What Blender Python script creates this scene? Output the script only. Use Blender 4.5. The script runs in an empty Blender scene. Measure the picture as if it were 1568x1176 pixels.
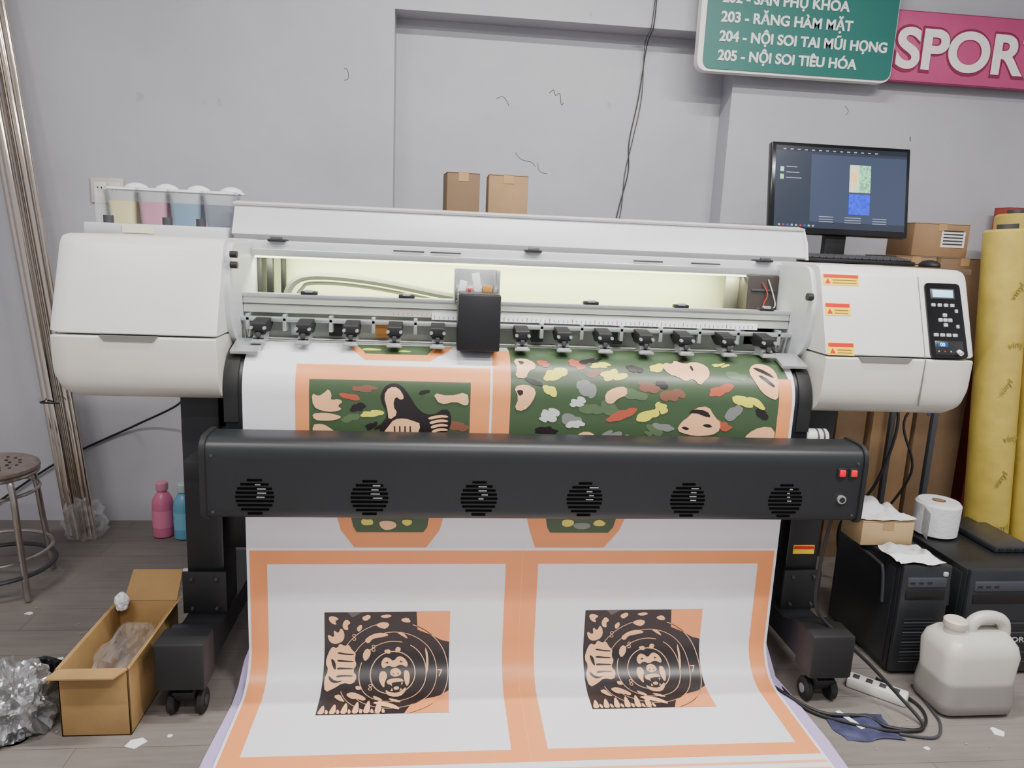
import bpy, bmesh, math, random
from mathutils import Vector, Matrix, noise as mn
random.seed(7)
D=bpy.data; C=bpy.context; COL=C.scene.collection

# ---------------------------------------------------------------- helpers
def lin(c):
    o=[]
    for v in c[:3]:
        v=v/255.0
        o.append(v/12.92 if v<=0.04045 else ((v+0.055)/1.055)**2.4)
    return (o[0],o[1],o[2],1)
MATS={}
def mat(name,col,rough=.5,metal=0,noise=.06,ns=6,bump=0,bs=60,emit=0,trans=0,alpha=1,coat=0,spec=.5):
    if name in MATS: return MATS[name]
    m=D.materials.new(name); m.use_nodes=True; nt=m.node_tree; b=nt.nodes["Principled BSDF"]
    c=lin(col)
    tc=nt.nodes.new("ShaderNodeTexCoord")
    n=nt.nodes.new("ShaderNodeTexNoise"); n.inputs["Scale"].default_value=ns; n.inputs["Detail"].default_value=5
    nt.links.new(tc.outputs["Object"],n.inputs["Vector"])
    r=nt.nodes.new("ShaderNodeValToRGB")
    r.color_ramp.elements[0].position=.3; r.color_ramp.elements[1].position=.7
    r.color_ramp.elements[0].color=tuple(v*(1-noise) for v in c[:3])+(1,)
    r.color_ramp.elements[1].color=tuple(min(1,v*(1+noise)) for v in c[:3])+(1,)
    nt.links.new(n.outputs["Fac"],r.inputs["Fac"]); nt.links.new(r.outputs["Color"],b.inputs["Base Color"])
    b.inputs["Roughness"].default_value=rough; b.inputs["Metallic"].default_value=metal
    b.inputs["Specular IOR Level"].default_value=spec
    if coat: b.inputs["Coat Weight"].default_value=coat
    if trans: b.inputs["Transmission Weight"].default_value=trans
    if alpha<1: b.inputs["Alpha"].default_value=alpha
    if emit:
        nt.links.new(r.outputs["Color"],b.inputs["Emission Color"]); b.inputs["Emission Strength"].default_value=emit
    if bump:
        n2=nt.nodes.new("ShaderNodeTexNoise"); n2.inputs["Scale"].default_value=bs; n2.inputs["Detail"].default_value=4
        nt.links.new(tc.outputs["Object"],n2.inputs["Vector"])
        bp=nt.nodes.new("ShaderNodeBump"); bp.inputs["Strength"].default_value=bump; bp.inputs["Distance"].default_value=.01
        nt.links.new(n2.outputs["Fac"],bp.inputs["Height"]); nt.links.new(bp.outputs["Normal"],b.inputs["Normal"])
    MATS[name]=m; return m

def E(name,loc=(0,0,0)):
    e=D.objects.new(name,None); e.location=loc; e.empty_display_size=.05; COL.objects.link(e); return e
def par(o,p):
    if p is not None:
        o.parent=p; o.matrix_parent_inverse=Matrix.Translation(-Vector(p.location))
def fin(bm,name,m,p=None,smooth=False,M=None,ang=None):
    if M is not None: bm.transform(M)
    bmesh.ops.recalc_face_normals(bm,faces=bm.faces)
    me=D.meshes.new(name); bm.to_mesh(me); bm.free()
    for mm in (m if isinstance(m,(list,tuple)) else [m]): me.materials.append(mm)
    if smooth:
        for f in me.polygons: f.use_smooth=True
        try: me.set_sharp_from_angle(angle=math.radians(ang or 40))
        except Exception: pass
    o=D.objects.new(name,me); COL.objects.link(o); par(o,p); return o
def RM(c,rot):
    from mathutils import Euler
    c=Vector(c); return Matrix.Translation(c)@Euler([math.radians(a) for a in rot]).to_matrix().to_4x4()@Matrix.Translation(-c)
def box(name,x0,x1,y0,y1,z0,z1,m,p=None,bev=.003,rot=None,seg=2,M=None,piv=None):
    bm=bmesh.new(); bmesh.ops.create_cube(bm,size=1)
    for v in bm.verts: v.co=Vector(((x0+x1)/2+v.co.x*(x1-x0),(y0+y1)/2+v.co.y*(y1-y0),(z0+z1)/2+v.co.z*(z1-z0)))
    bev=min(bev,.45*min(x1-x0,y1-y0,z1-z0))
    if bev>0: bmesh.ops.bevel(bm,geom=bm.edges[:],offset=bev,segments=seg,affect='EDGES',profile=.5)
    if rot: M=RM(piv or ((x0+x1)/2,(y0+y1)/2,(z0+z1)/2),rot)
    return fin(bm,name,m,p,True,M,35)
def rnd(pts,r,seg=4):
    out=[]; n=len(pts)
    for i in range(n):
        a=Vector(pts[i-1]);b=Vector(pts[i]);c=Vector(pts[(i+1)%n])
        rr=r[i] if isinstance(r,(list,tuple)) else r
        if rr<=0: out.append(tuple(b)); continue
        d1=min(rr,(a-b).length*.48);d2=min(rr,(c-b).length*.48)
        p1=b+(a-b).normalized()*d1;p2=b+(c-b).normalized()*d2
        for k in range(seg+1):
            t=k/seg; q=p1*(1-t)**2+b*2*t*(1-t)+p2*t*t; out.append(tuple(q))
    return out
def ext(name,pts,axis,a,b,m,p=None,M=None,smooth=True,bev=0):
    bm=bmesh.new()
    def mk(q,w):
        if axis=='x': return (w,q[0],q[1])
        if axis=='y': return (q[0],w,q[1])
        return (q[0],q[1],w)
    A=[bm.verts.new(mk(q,a)) for q in pts];B=[bm.verts.new(mk(q,b)) for q in pts]
    n=len(pts); f1=bm.faces.new(A);f2=bm.faces.new(B)
    for i in range(n): bm.faces.new((A[i],A[(i+1)%n],B[(i+1)%n],B[i]))
    if bev: bmesh.ops.bevel(bm,geom=list(set(list(f1.edges)+list(f2.edges))),offset=bev,segments=2,affect='EDGES')
    return fin(bm,name,m,p,smooth,M,30)
def loft(name,secs,m,p=None,smooth=True,cap=True,ang=35,closed=True):
    bm=bmesh.new(); R=[[bm.verts.new(q) for q in s] for s in secs]; n=len(secs[0])
    for i in range(len(R)-1):
        for j in range(n if closed else n-1):
            bm.faces.new((R[i][j],R[i][(j+1)%n],R[i+1][(j+1)%n],R[i+1][j]))
    if cap: bm.faces.new(R[0]); bm.faces.new(R[-1])
    return fin(bm,name,m,p,smooth,None,ang)
def cyl(name,p0,p1,r,m,p=None,r2=None,n=24,bev=0):
    p0=Vector(p0);p1=Vector(p1);d=p1-p0;r2=r if r2 is None else r2
    q=d.to_track_quat('Z','Y').to_matrix()
    secs=[]
    L=d.length
    prof=[(0,r),(1,r2)] if not bev else [(0,r-bev),(bev/L,r),(1-bev/L,r2),(1,r2-bev)]
    for t,rr in prof:
        secs.append([p0+d*t+q@Vector((math.cos(2*math.pi*k/n)*rr,math.sin(2*math.pi*k/n)*rr,0)) for k in range(n)])
    return loft(name,secs,m,p)
def lathe(name,c,prof,m,p=None,n=32,M=None):
    c=Vector(c)
    bm=bmesh.new();R=[[bm.verts.new(c+Vector((math.cos(2*math.pi*k/n)*r,math.sin(2*math.pi*k/n)*r,z))) for k in range(n)] for r,z in prof]
    for i in range(len(R)-1):
        for j in range(n): bm.faces.new((R[i][j],R[i][(j+1)%n],R[i+1][(j+1)%n],R[i+1][j]))
    if prof[0][0]>0: bm.faces.new(R[0])
    if prof[-1][0]>0: bm.faces.new(R[-1])
    return fin(bm,name,m,p,True,M,35)
def spline(pts,res=8):
    pts=[Vector(q) for q in pts]; out=[]
    for i in range(len(pts)-1):
        p0=pts[max(i-1,0)];p1=pts[i];p2=pts[i+1];p3=pts[min(i+2,len(pts)-1)]
        for k in range(res):
            t=k/res
            out.append(.5*((2*p1)+(p2-p0)*t+(2*p0-5*p1+4*p2-p3)*t*t+(-p0+3*p1-3*p2+p3)*t**3))
    out.append(pts[-1]); return out
def tube(name,pts,r,m,p=None,n=8,smooth_path=True,res=8):
    P=spline(pts,res) if smooth_path else [Vector(q) for q in pts]
    secs=[];prev=None
    for i,q in enumerate(P):
        t=(P[min(i+1,len(P)-1)]-P[max(i-1,0)])
        if t.length<1e-9: continue
        t.normalize()
        if prev is None:
            a=Vector((1,0,0)) if abs(t.x)<.9 else Vector((0,1,0)); a=(a-t*a.dot(t)).normalized()
        else: a=(prev-t*prev.dot(t)).normalized()
        prev=a;b=t.cross(a)
        secs.append([q+(a*math.cos(2*math.pi*k/n)+b*math.sin(2*math.pi*k/n))*r for k in range(n)])
    return loft(name,secs,m,p)
def blobmesh(name,c,s,m,p=None,amp=.35,freq=3,sub=4,seed=0,flat=False,rot=0):
    bm=bmesh.new(); bmesh.ops.create_icosphere(bm,subdivisions=sub,radius=1)
    for v in bm.verts:
        n1=abs(mn.noise(v.co*freq+Vector((seed*3.1,seed,0))));n2=abs(mn.noise(v.co*freq*2.3+Vector((seed,5,0))))
        d=1+amp*(.35-n1)+amp*.5*(.3-n2)
        v.co*=d
    for v in bm.verts:
        q=Vector((v.co.x*s[0],v.co.y*s[1],v.co.z*s[2]))
        q.rotate(Matrix.Rotation(math.radians(rot),3,'Z'))
        z=q.z+c[2]
        if z<c[3]: z=c[3]
        v.co=Vector((q.x+c[0],q.y+c[1],z))
    return fin(bm,name,m,p,not flat,None,80)
def text(name,s,x,y,z,w,h,m,p,bold=.012,M=None):
    cu=D.curves.new(name,'FONT');cu.body=s;cu.size=1;cu.offset=bold;cu.extrude=.01
    o=D.objects.new(name,cu);COL.objects.link(o);C.view_layer.update()
    dw=o.dimensions.x;mnx=min(v[0] for v in o.bound_box)
    sx=w/dw;sz=h/.72
    cu.materials.append(m)
    o.matrix_world=Matrix.Identity(4)
    o.rotation_euler=(math.radians(90),0,0);o.scale=(sx,sz,.1);o.location=(x-mnx*sx,y,z)
    par(o,p);return o

# ---------------------------------------------------------------- materials
WHITE=mat("printer_white_shell",(206,204,202),.35,noise=.015)
WHITE2=mat("printer_light_grey",(198,200,204),.35,noise=.02)
CREAM=mat("printer_lower_shell",(204,201,192),.35,noise=.015)
BLACK=mat("black_powder_coat",(26,27,30),.38,noise=.08,bump=.04,bs=400)
BLACKM=mat("black_matte",(22,22,24),.6,noise=.1)
BGLOSS=mat("black_gloss",(12,13,15),.18,noise=.1)
GREYD=mat("dark_grey_plastic",(58,59,63),.5)
ALU=mat("aluminium",(200,204,204),.3,metal=.7,noise=.03)
STEEL=mat("stainless_steel",(205,194,182),.12,metal=1,noise=.05)
PANEL=mat("bay_panel",(230,234,192),.45,noise=.02)
PAPER=mat("paper_white",(226,226,232),.38,noise=.01)
CARD=mat("cardboard",(146,116,84),.8,noise=.1,ns=9,bump=.1,bs=30)
CARD2=mat("cardboard_dark",(116,92,68),.8,noise=.12,ns=7,bump=.1,bs=30)
CARDIN=mat("cardboard_inner",(168,138,100),.85,noise=.08)
CARDF=mat("cardboard_floor_box",(156,124,78),.8,noise=.1,ns=9,bump=.1,bs=30)
TAPE=mat("packing_tape",(172,140,98),.25,noise=.05)
FILM=mat("clear_plastic_film",(225,228,230),.1,noise=.05,alpha=.10)
FOIL=mat("foil_film",(160,160,162),.28,metal=.75,noise=.25,ns=30)
RED=mat("red_plastic",(200,20,25),.3)
YEL=mat("sticker_yellow",(235,205,20),.4)

# ---------------------------------------------------------------- room
def wallmat():
    m=D.materials.new("painted_wall");m.use_nodes=True;nt=m.node_tree;b=nt.nodes["Principled BSDF"]
    tc=nt.nodes.new("ShaderNodeTexCoord")
    n=nt.nodes.new("ShaderNodeTexNoise");n.inputs["Scale"].default_value=1.1;n.inputs["Detail"].default_value=8;n.inputs["Roughness"].default_value=.6
    nt.links.new(tc.outputs["Object"],n.inputs["Vector"])
    r=nt.nodes.new("ShaderNodeValToRGB");r.color_ramp.elements[0].position=.3;r.color_ramp.elements[1].position=.7
    r.color_ramp.elements[0].color=lin((168,168,176));r.color_ramp.elements[1].color=lin((184,184,190))
    nt.links.new(n.outputs["Fac"],r.inputs["Fac"])
    n3=nt.nodes.new("ShaderNodeTexNoise");n3.inputs["Scale"].default_value=9;n3.inputs["Detail"].default_value=10
    nt.links.new(tc.outputs["Object"],n3.inputs["Vector"])
    r3=nt.nodes.new("ShaderNodeValToRGB");r3.color_ramp.elements[0].position=.22;r3.color_ramp.elements[1].position=.27
    r3.color_ramp.elements[0].color=(.8,.79,.76,1);r3.color_ramp.elements[1].color=(1,1,1,1)
    nt.links.new(n3.outputs["Fac"],r3.inputs["Fac"])
    mx=nt.nodes.new("ShaderNodeMixRGB");mx.blend_type='MULTIPLY';mx.inputs[0].default_value=1
    nt.links.new(r.outputs[0],mx.inputs[1]);nt.links.new(r3.outputs[0],mx.inputs[2]);nt.links.new(mx.outputs[0],b.inputs["Base Color"])
    b.inputs["Roughness"].default_value=.45
    bp=nt.nodes.new("ShaderNodeBump");bp.inputs["Strength"].default_value=.35;bp.inputs["Distance"].default_value=.015
    n2=nt.nodes.new("ShaderNodeTexNoise");n2.inputs["Scale"].default_value=3.2;n2.inputs["Detail"].default_value=5
    nt.links.new(tc.outputs["Object"],n2.inputs["Vector"]);nt.links.new(n2.outputs["Fac"],bp.inputs["Height"]);nt.links.new(bp.outputs["Normal"],b.inputs["Normal"])
    return m
WALL=wallmat()
def floormat():
    m=D.materials.new("wood_plank_floor");m.use_nodes=True;nt=m.node_tree;b=nt.nodes["Principled BSDF"]
    tc=nt.nodes.new("ShaderNodeTexCoord")
    br=nt.nodes.new("ShaderNodeTexBrick");br.inputs["Scale"].default_value=1;br.inputs["Brick Width"].default_value=.95;br.inputs["Row Height"].default_value=.155
    br.inputs["Mortar Size"].default_value=.0012;br.inputs["Color1"].default_value=lin((122,115,110));br.inputs["Color2"].default_value=lin((114,108,103));br.inputs["Mortar"].default_value=lin((78,73,70))
    nt.links.new(tc.outputs["Object"],br.inputs["Vector"])
    mp=nt.nodes.new("ShaderNodeMapping");mp.inputs["Scale"].default_value=(2,22,2);nt.links.new(tc.outputs["Object"],mp.inputs["Vector"])
    n=nt.nodes.new("ShaderNodeTexNoise");n.inputs["Scale"].default_value=2.2;n.inputs["Detail"].default_value=8;nt.links.new(mp.outputs[0],n.inputs["Vector"])
    r=nt.nodes.new("ShaderNodeValToRGB");r.color_ramp.elements[0].position=.3;r.color_ramp.elements[1].position=.7
    r.color_ramp.elements[0].color=(.78,.77,.76,1);r.color_ramp.elements[1].color=(1.0,1.0,1.0,1);nt.links.new(n.outputs[0],r.inputs[0])
    mx=nt.nodes.new("ShaderNodeMixRGB");mx.blend_type='MULTIPLY';mx.inputs[0].default_value=1
    nt.links.new(br.outputs[0],mx.inputs[1]);nt.links.new(r.outputs[0],mx.inputs[2])
    n3=nt.nodes.new("ShaderNodeTexNoise");n3.inputs["Scale"].default_value=3;n3.inputs["Detail"].default_value=6;nt.links.new(tc.outputs["Object"],n3.inputs["Vector"])
    mx2=nt.nodes.new("ShaderNodeMixRGB");mx2.blend_type='MIX';mx2.inputs[2].default_value=lin((128,122,116))
    mr=nt.nodes.new("ShaderNodeMapRange");mr.inputs[1].default_value=.42;mr.inputs[2].default_value=.72;mr.inputs[4].default_value=.65
    nt.links.new(n3.outputs[0],mr.inputs[0]);nt.links.new(mr.outputs[0],mx2.inputs[0]);nt.links.new(mx.outputs[0],mx2.inputs[1])
    nt.links.new(mx2.outputs[0],b.inputs["Base Color"]);b.inputs["Roughness"].default_value=.55
    bp=nt.nodes.new("ShaderNodeBump");bp.inputs["Strength"].default_value=.15;bp.inputs["Distance"].default_value=.003
    nt.links.new(n.outputs[0],bp.inputs["Height"]);nt.links.new(bp.outputs[0],b.inputs["Normal"])
    return m
FLOOR=floormat()
XL,XR,YF,YB,H=-2.7,3.5,-1.6,3.5,3.3
box("floor",XL-.1,XR+.1,YF,YB+.4,-.1,0,FLOOR,None,0)
box("ceiling",XL-.1,XR+.1,YF,YB+.4,H,H+.1,WALL,None,0)
box("wall_left",XL-.1,XL,YF,YB+.4,0,H,WALL,None,0)
box("wall_right",XR,XR+.1,YF,YB+.4,0,H,WALL,None,0)
def wallback():
    bm=bmesh.new()
    def b(x0,x1,y0,y1,z0,z1):
        r=bmesh.ops.create_cube(bm,size=1)
        for v in r['verts']: v.co=Vector(((x0+x1)/2+v.co.x*(x1-x0),(y0+y1)/2+v.co.y*(y1-y0),(z0+z1)/2+v.co.z*(z1-z0)))
    b(XL,-.22,3.5,3.64,0,H);b(1.34,XR,3.5,3.64,0,H);b(-.22,1.34,3.5,3.64,2.38,H);b(XL,XR,3.64,3.74,0,H)
    return fin(bm,"wall_back",WALL)
wallback()
DK=mat("dark_wire",(60,56,54),.6)
w=E("wall_cable",(.9,3.49,2.4))
tube("wire",[(.955,3.488,3.2),(.95,3.488,2.75),(.945,3.486,2.5),(.94,3.49,2.38),(.945,3.60,2.33),(.93,3.63,2.1),(.90,3.63,1.9),(.905,3.632,1.75),(.865,3.63,1.55),(.84,3.63,1.3),(.83,3.63,1.0)],.0028,DK,w,6)
tube("wire_twisted",[(.962,3.488,3.2),(.955,3.488,2.75),(.938,3.486,2.5),(.93,3.49,2.38),(.935,3.60,2.33),(.945,3.63,2.1),(.915,3.63,1.9),(.89,3.632,1.75),(.88,3.63,1.55),(.83,3.63,1.3),(.825,3.63,1.0)],.002,DK,w,6)
cr=E("wall_cracks",(0,3.5,2))
CRK=mat("crack_dark",(84,80,76),.9)
def crack(x,z,y,pts,r=.0015):
    tube("crack",[(x+a,y,z+b) for a,b in pts],r,CRK,cr,5,res=3)
crack(.5,2.1,3.639,[(0,0),(.02,.015),(.03,-.01),(.05,0),(.06,-.05),(.07,-.04)])
crack(.25,2.06,3.639,[(0,0),(.03,.01),(.05,-.01),(.06,-.03)],.0012)
crack(-.44,2.12,3.499,[(0,.0),(.015,-.005),(.02,-.04),(.0,-.05)],.0012)
crack(.35,1.82,3.639,[(0,0),(.03,-.03),(.08,-.04),(.10,-.06)],.001)
crack(.46,1.78,3.639,[(0,0),(.01,-.04),(.05,-.05)],.001)
crack(2.25,1.98,3.499,[(0,0),(.0,-.01),(.004,-.02)],.002)
crack(1.9,2.1,3.499,[(0,0),(.02,-.02),(.01,-.04)],.0009)
e=E("wall_socket",(-1.46,3.49,1.56))
box("plate",-1.535,-1.395,3.487,3.5,1.49,1.60,mat("socket_plate",(205,194,186),.4),e,.006)
for i in range(2):
    box("frame",-1.52+i*.062,-1.468+i*.062,3.484,3.488,1.515,1.58,mat("socket_insert",(222,218,212),.4),e,.003)
    for k in(0,1): box("slot",-1.505+i*.062+k*.016,-1.5+i*.062+k*.016,3.4825,3.485,1.54,1.56,BLACKM,e,0)

# ---------------------------------------------------------------- ceiling lights
TUBE=mat("tube_glow",(255,252,245),.5,emit=6,noise=0)
def lamp(x,y,en,sx=1.2,rz=0,nm="ceiling_light"):
    e=E(nm,(x,y,H-.05))
    box("housing",x-sx/2,x+sx/2,y-.05,y+.05,H-.05,H,mat("lamp_housing",(235,235,235),.4),e,.005)
    cyl("tube",(x-sx/2+.02,y,H-.075),(x+sx/2-.02,y,H-.075),.016,TUBE,e)
    ld=D.lights.new("lamp_light",'AREA');ld.shape='RECTANGLE';ld.size=sx;ld.size_y=.08;ld.energy=en;ld.color=(1,.97,.935)
    lo=D.objects.new("lamp_light",ld);COL.objects.link(lo);lo.location=(x,y,H-.1);par(lo,e)
lamp(.4,1.75,76);lamp(-1.5,.6,62);lamp(1.7,.7,104);lamp(.3,-.6,62)
W=D.worlds.new("w");C.scene.world=W;W.use_nodes=True
W.node_tree.nodes["Background"].inputs[0].default_value=(.95,.96,1,1);W.node_tree.nodes["Background"].inputs[1].default_value=.6

# ---------------------------------------------------------------- PRINTER
PR=E("large_format_printer",(.3,2.35,0))
upper=rnd([(2.66,1.372),(2.2,1.372),(2.098,1.103),(2.66,1.103)],[.01,.035,.006,.005],5)
lower=rnd([(2.66,1.098),(2.094,1.098),(2.10,.955),(2.15,.912),(2.66,.912)],[.005,.008,.05,.04,.01],5)
def sc(prof,k,x,dzb=0):
    cy=2.4;zs=[q[1] for q in prof];cz=(min(zs)+max(zs))/2
    out=[]
    for y,z in prof:
        zz=z
        if dzb and z<1.05: zz=z+dzb*(1.05-z)/.14
        out.append((x,cy+(y-cy)*(1-k),cz+(zz-cz)*(1-k*.6)))
    return out
def cab(nm,xi,xo):
    s=1 if xo>xi else -1
    for n2,prof,d in (("cover_upper",upper,0),("cover_lower",lower,1)):
        loft(nm+n2,[sc(prof,.01,xi),sc(prof,0,xi+s*.006),sc(prof,0,xo-s*.045,0),sc(prof,.012,xo-s*.015,.012*d),sc(prof,.05,xo,.035*d)],WHITE if n2=="cover_upper" else CREAM,PR)
    a,b=sorted((xi+s*.01,xo-s*.03))
    box(nm+"core",a,b,2.22,2.64,1.0,1.25,BLACKM,PR,.01)
cab("left_",-.615,-1.06)
cab("right_",1.178,1.668)
for x0,x1 in((-.615,-.600),(1.163,1.178)):
    ext("cover_inner_trim",rnd([(2.60,1.36),(2.235,1.362),(2.205,1.30),(2.185,1.24),(2.20,1.12),(2.28,1.05),(2.60,1.05)],.03,4),'x',x0,x1,WHITE2,PR)
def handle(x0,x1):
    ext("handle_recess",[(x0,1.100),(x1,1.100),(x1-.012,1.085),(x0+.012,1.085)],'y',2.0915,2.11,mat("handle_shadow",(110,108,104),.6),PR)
handle(-.925,-.77);handle(1.28,1.455)
SEAM=mat("seam",(110,110,110),.6)
Th=math.atan2(.102,.269)
MS=Matrix.Translation((0,2.098,1.103))@Matrix.Rotation(-Th,4,'X')
box("seam_panel",1.497,1.499,-.0015,.004,.0,.26,SEAM,PR,0,M=MS)
box("seam_lower",1.497,1.499,2.092,2.10,.95,1.098,SEAM,PR,0)
ext("control_panel",rnd([(1.515,0.0),(1.638,0.0),(1.632,.24),(1.515,.24)],.014),'y',-.006,.006,BGLOSS,PR,M=MS)
box("lcd_bezel",1.53,1.612,-.008,0,.188,.222,GREYD,PR,.003,M=MS)
box("lcd",1.537,1.605,-.0095,0,.193,.217,mat("lcd_glow",(150,205,225),.3,emit=.9),PR,.001,M=MS)
BTN=mat("button_grey",(165,168,170),.5)
def btn(x,z,w=.014,h=.010): box("button",x-w/2,x+w/2,-.010,0,z-h/2,z+h/2,BTN,PR,.002,M=MS)
for i in range(4): btn(1.537+i*.021,.168,.013,.011)
for x,z in((1.572,.136),(1.556,.12),(1.588,.12),(1.572,.104),(1.572,.12)): btn(x,z,.013,.012)
for i in range(4): btn(1.537+i*.021,.072,.015,.011)
for x,z in((1.612,.15),(1.612,.1)): btn(x,z,.009,.012)
box("temp_bezel",1.53,1.625,-.008,0,.008,.055,mat("bezel_black",(30,31,34),.3),PR,.004,M=MS)
box("temp_display",1.538,1.572,-.0095,0,.033,.050,mat("seg_display",(20,60,110),.3,emit=.5),PR,.001,M=MS)
text("temp_digits","00",1.545,-.0,0,.02,.012,mat("seg_white",(210,230,255),.4,emit=1.2),PR).matrix_world=MS@Matrix.Translation((1.545,-.0105,.036))@Matrix.Rotation(math.radians(90),4,'X')@Matrix.Diagonal((.016,.016,.016,1))
cyl("key_switch",(1.606,2.098,1.125),(1.606,2.083,1.12),.007,mat("key_white",(220,215,215),.3),PR)
for i in range(4): box("led",1.538+i*.02,1.542+i*.02,-.0095,0,.018,.022,RED if i==1 else BTN,PR,0,M=MS)
def sticker(x0,x1,z0,z1):
    box("sticker",x0,x1,-.0012,.002,z0,z1,YEL,PR,0,M=MS)
    box("sticker_header",x0+.002,x1-.002,-.0018,.001,z1-(z1-z0)*.34,z1-.002,RED,PR,0,M=MS)
    for k in range(2): box("sticker_text",x0+.03,x1-.008,-.0018,.001,z0+.006+k*.009,z0+.009+k*.009,mat("sticker_ink",(130,90,20),.5),PR,0,M=MS)
    ext("sticker_icon",[(x0+.006,z0+.005),(x0+.024,z0+.005),(x0+.015,z0+.022)],'y',-.0018,.001,RED,PR,M=MS)
sticker(1.183,1.30,.222,.258);sticker(1.183,1.265,.125,.165);sticker(1.183,1.268,.0,.04)
LIDF=mat("lid_face",(192,194,199),.35,noise=.015)
ext("front_cover_raised",rnd([(2.60,1.386),(2.655,1.486),(2.69,1.492),(2.695,1.48),(2.63,1.38)],.006,3),'x',-.70,1.335,LIDF,PR)
ext("cover_lip",rnd([(2.648,1.483),(2.642,1.492),(2.70,1.50),(2.70,1.485)],.003,3),'x',-.705,1.34,WHITE,PR)
ext("cover_end",[(2.60,1.38),(2.62,1.44),(2.655,1.49),(2.69,1.49),(2.66,1.38)],'x',1.335,1.345,WHITE2,PR)
box("top_beam",-.70,1.30,2.46,2.60,1.335,1.370,WHITE2,PR,.004)
box("beam_gap",-.69,1.29,2.585,2.64,1.36,1.388,mat("gap_grey",(120,122,124),.5),PR,.002)
box("beam_lip",-.60,1.163,2.44,2.462,1.322,1.345,ALU,PR,.003)
for x in(-.52,.31,1.11):
    box("hinge",x-.028,x+.028,2.44,2.50,1.368,1.376,BLACKM,PR,.003)
    cyl("hinge_pin",(x-.018,2.445,1.377),(x+.018,2.445,1.377),.006,GREYD,PR)
for x in(-.1,.02,.7,.9): box("beam_clip",x-.05,x+.05,2.437,2.45,1.352,1.357,GREYD,PR,.001)
box("bay_back_panel",-.62,1.18,2.60,2.63,1.04,1.37,PANEL,PR,.002)
box("bay_floor",-.62,1.18,2.46,2.61,1.03,1.055,WHITE2,PR,.002)
box("rear_body",-.62,1.18,2.30,2.63,.88,1.03,GREYD,PR,.01)
box("bay_side_post",-.600,-.585,2.52,2.59,1.05,1.33,GREYD,PR,.003)
box("bay_side_bracket",-.565,-.545,2.50,2.52,1.17,1.325,BLACKM,PR,.002)
box("bay_side_bracket2",-.53,-.515,2.55,2.57,1.17,1.325,BLACKM,PR,.002)
for z in(1.30,1.33):cyl("cover_sensor",(-.598,2.2,z),(-.578,2.2,z),.010,BLACKM,PR,n=14)
cyl("cover_sensor_r",(1.165,2.2,1.27),(1.148,2.2,1.27),.012,BLACKM,PR,n=14)
box("capping_station",1.05,1.162,2.43,2.58,1.08,1.325,mat("brown_black",(54,48,44),.4),PR,.006)
box("capping_plate",1.00,1.05,2.50,2.515,1.16,1.325,mat("cap_plate_grey",(92,92,84),.4),PR,.002)
for z in(1.14,1.20,1.27): box("capping_slot",1.065,1.15,2.425,2.432,z,z+.006,GREYD,PR,.001)
tube("station_wire",[(1.10,2.425,1.30),(1.12,2.42,1.26),(1.11,2.42,1.22),(1.14,2.42,1.18)],.002,RED,PR,6)
tube("station_wire2",[(1.12,2.425,1.31),(1.14,2.42,1.26),(1.15,2.42,1.22),(1.12,2.42,1.2)],.002,mat("wire_white",(220,220,220),.5),PR,6)
box("led_strip",-.59,1.15,2.45,2.46,1.316,1.322,mat("led_glow",(250,255,205),.5,emit=5,noise=0),PR,0)
ld=D.lights.new("led_light",'AREA');ld.shape='RECTANGLE';ld.size=1.72;ld.size_y=.02;ld.energy=8;ld.color=(.97,1,.70)
lo=D.objects.new("led_light",ld);COL.objects.link(lo);lo.location=(.28,2.47,1.312);lo.rotation_euler=(math.radians(30),0,0);par(lo,PR)
CH=mat("cable_chain",(120,124,112),.5)
cpts=[(-.50,2.50,1.17),(-.498,2.50,1.205),(-.475,2.5,1.24),(-.43,2.5,1.258),(-.34,2.5,1.260),(-.22,2.5,1.250),(-.1,2.5,1.232),(.0,2.5,1.215),(.06,2.49,1.208)]
tube("cable_chain",cpts,.012,CH,PR,8)
tube("cable_chain_inner",[(x+.02*(1 if x<-.45 else 0),y+.02,z-.024) for x,y,z in cpts],.006,mat("chain_inner",(165,168,150),.5),PR,8)
RAILM=mat("rail_white_alu",(212,216,204),.3,metal=.3,noise=.03)
box("gantry_rail",-.600,1.163,2.33,2.42,1.152,1.208,RAILM,PR,.004)
box("rail_groove",-.600,1.163,2.326,2.332,1.178,1.181,GREYD,PR,0)
box("rail_top_edge",-.600,1.163,2.325,2.345,1.200,1.212,ALU,PR,.002)
box("rail_lower_bar",-.600,1.163,2.30,2.325,1.128,1.142,ALU,PR,.003)
box("rail_under_plate",-.600,1.163,2.43,2.44,1.055,1.155,mat("under_plate",(150,152,150),.4,metal=.4,noise=.2,ns=12),PR,0)
box("encoder_ruler",-.02,1.05,2.318,2.327,1.148,1.168,mat("ruler_white",(240,240,242),.4),PR,0)
for i in range(72):
    x=-.012+i*.0147
    box("ruler_tick",x,x+.0016,2.3165,2.3185,1.151,1.159 if i%5 else 1.163,RED if i%5==0 else mat("ruler_tick_blue",(90,110,190),.5),PR,0)
for i in range(9):
    x=-.14+i*.0147; box("ruler_tick",x,x+.0016,2.3245,2.3265,1.158,1.164,RED,PR,0)
for x in(-.40,-.10,.49,.79,1.08):
    box("rail_clip",x-.025,x+.025,2.325,2.35,1.209,1.222,BLACKM,PR,.003)
    box("rail_clip_pad",x-.012,x+.012,2.322,2.34,1.218,1.227,ALU,PR,.002)
for x in(-.45,-.33,-.18,.33,.6,.83,.99): box("under_block",x-.02,x+.02,2.40,2.43,1.075,1.12,random.choice([GREYD,BLACKM,ALU,mat("amber",(190,130,60),.5)]),PR,.003)
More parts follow.
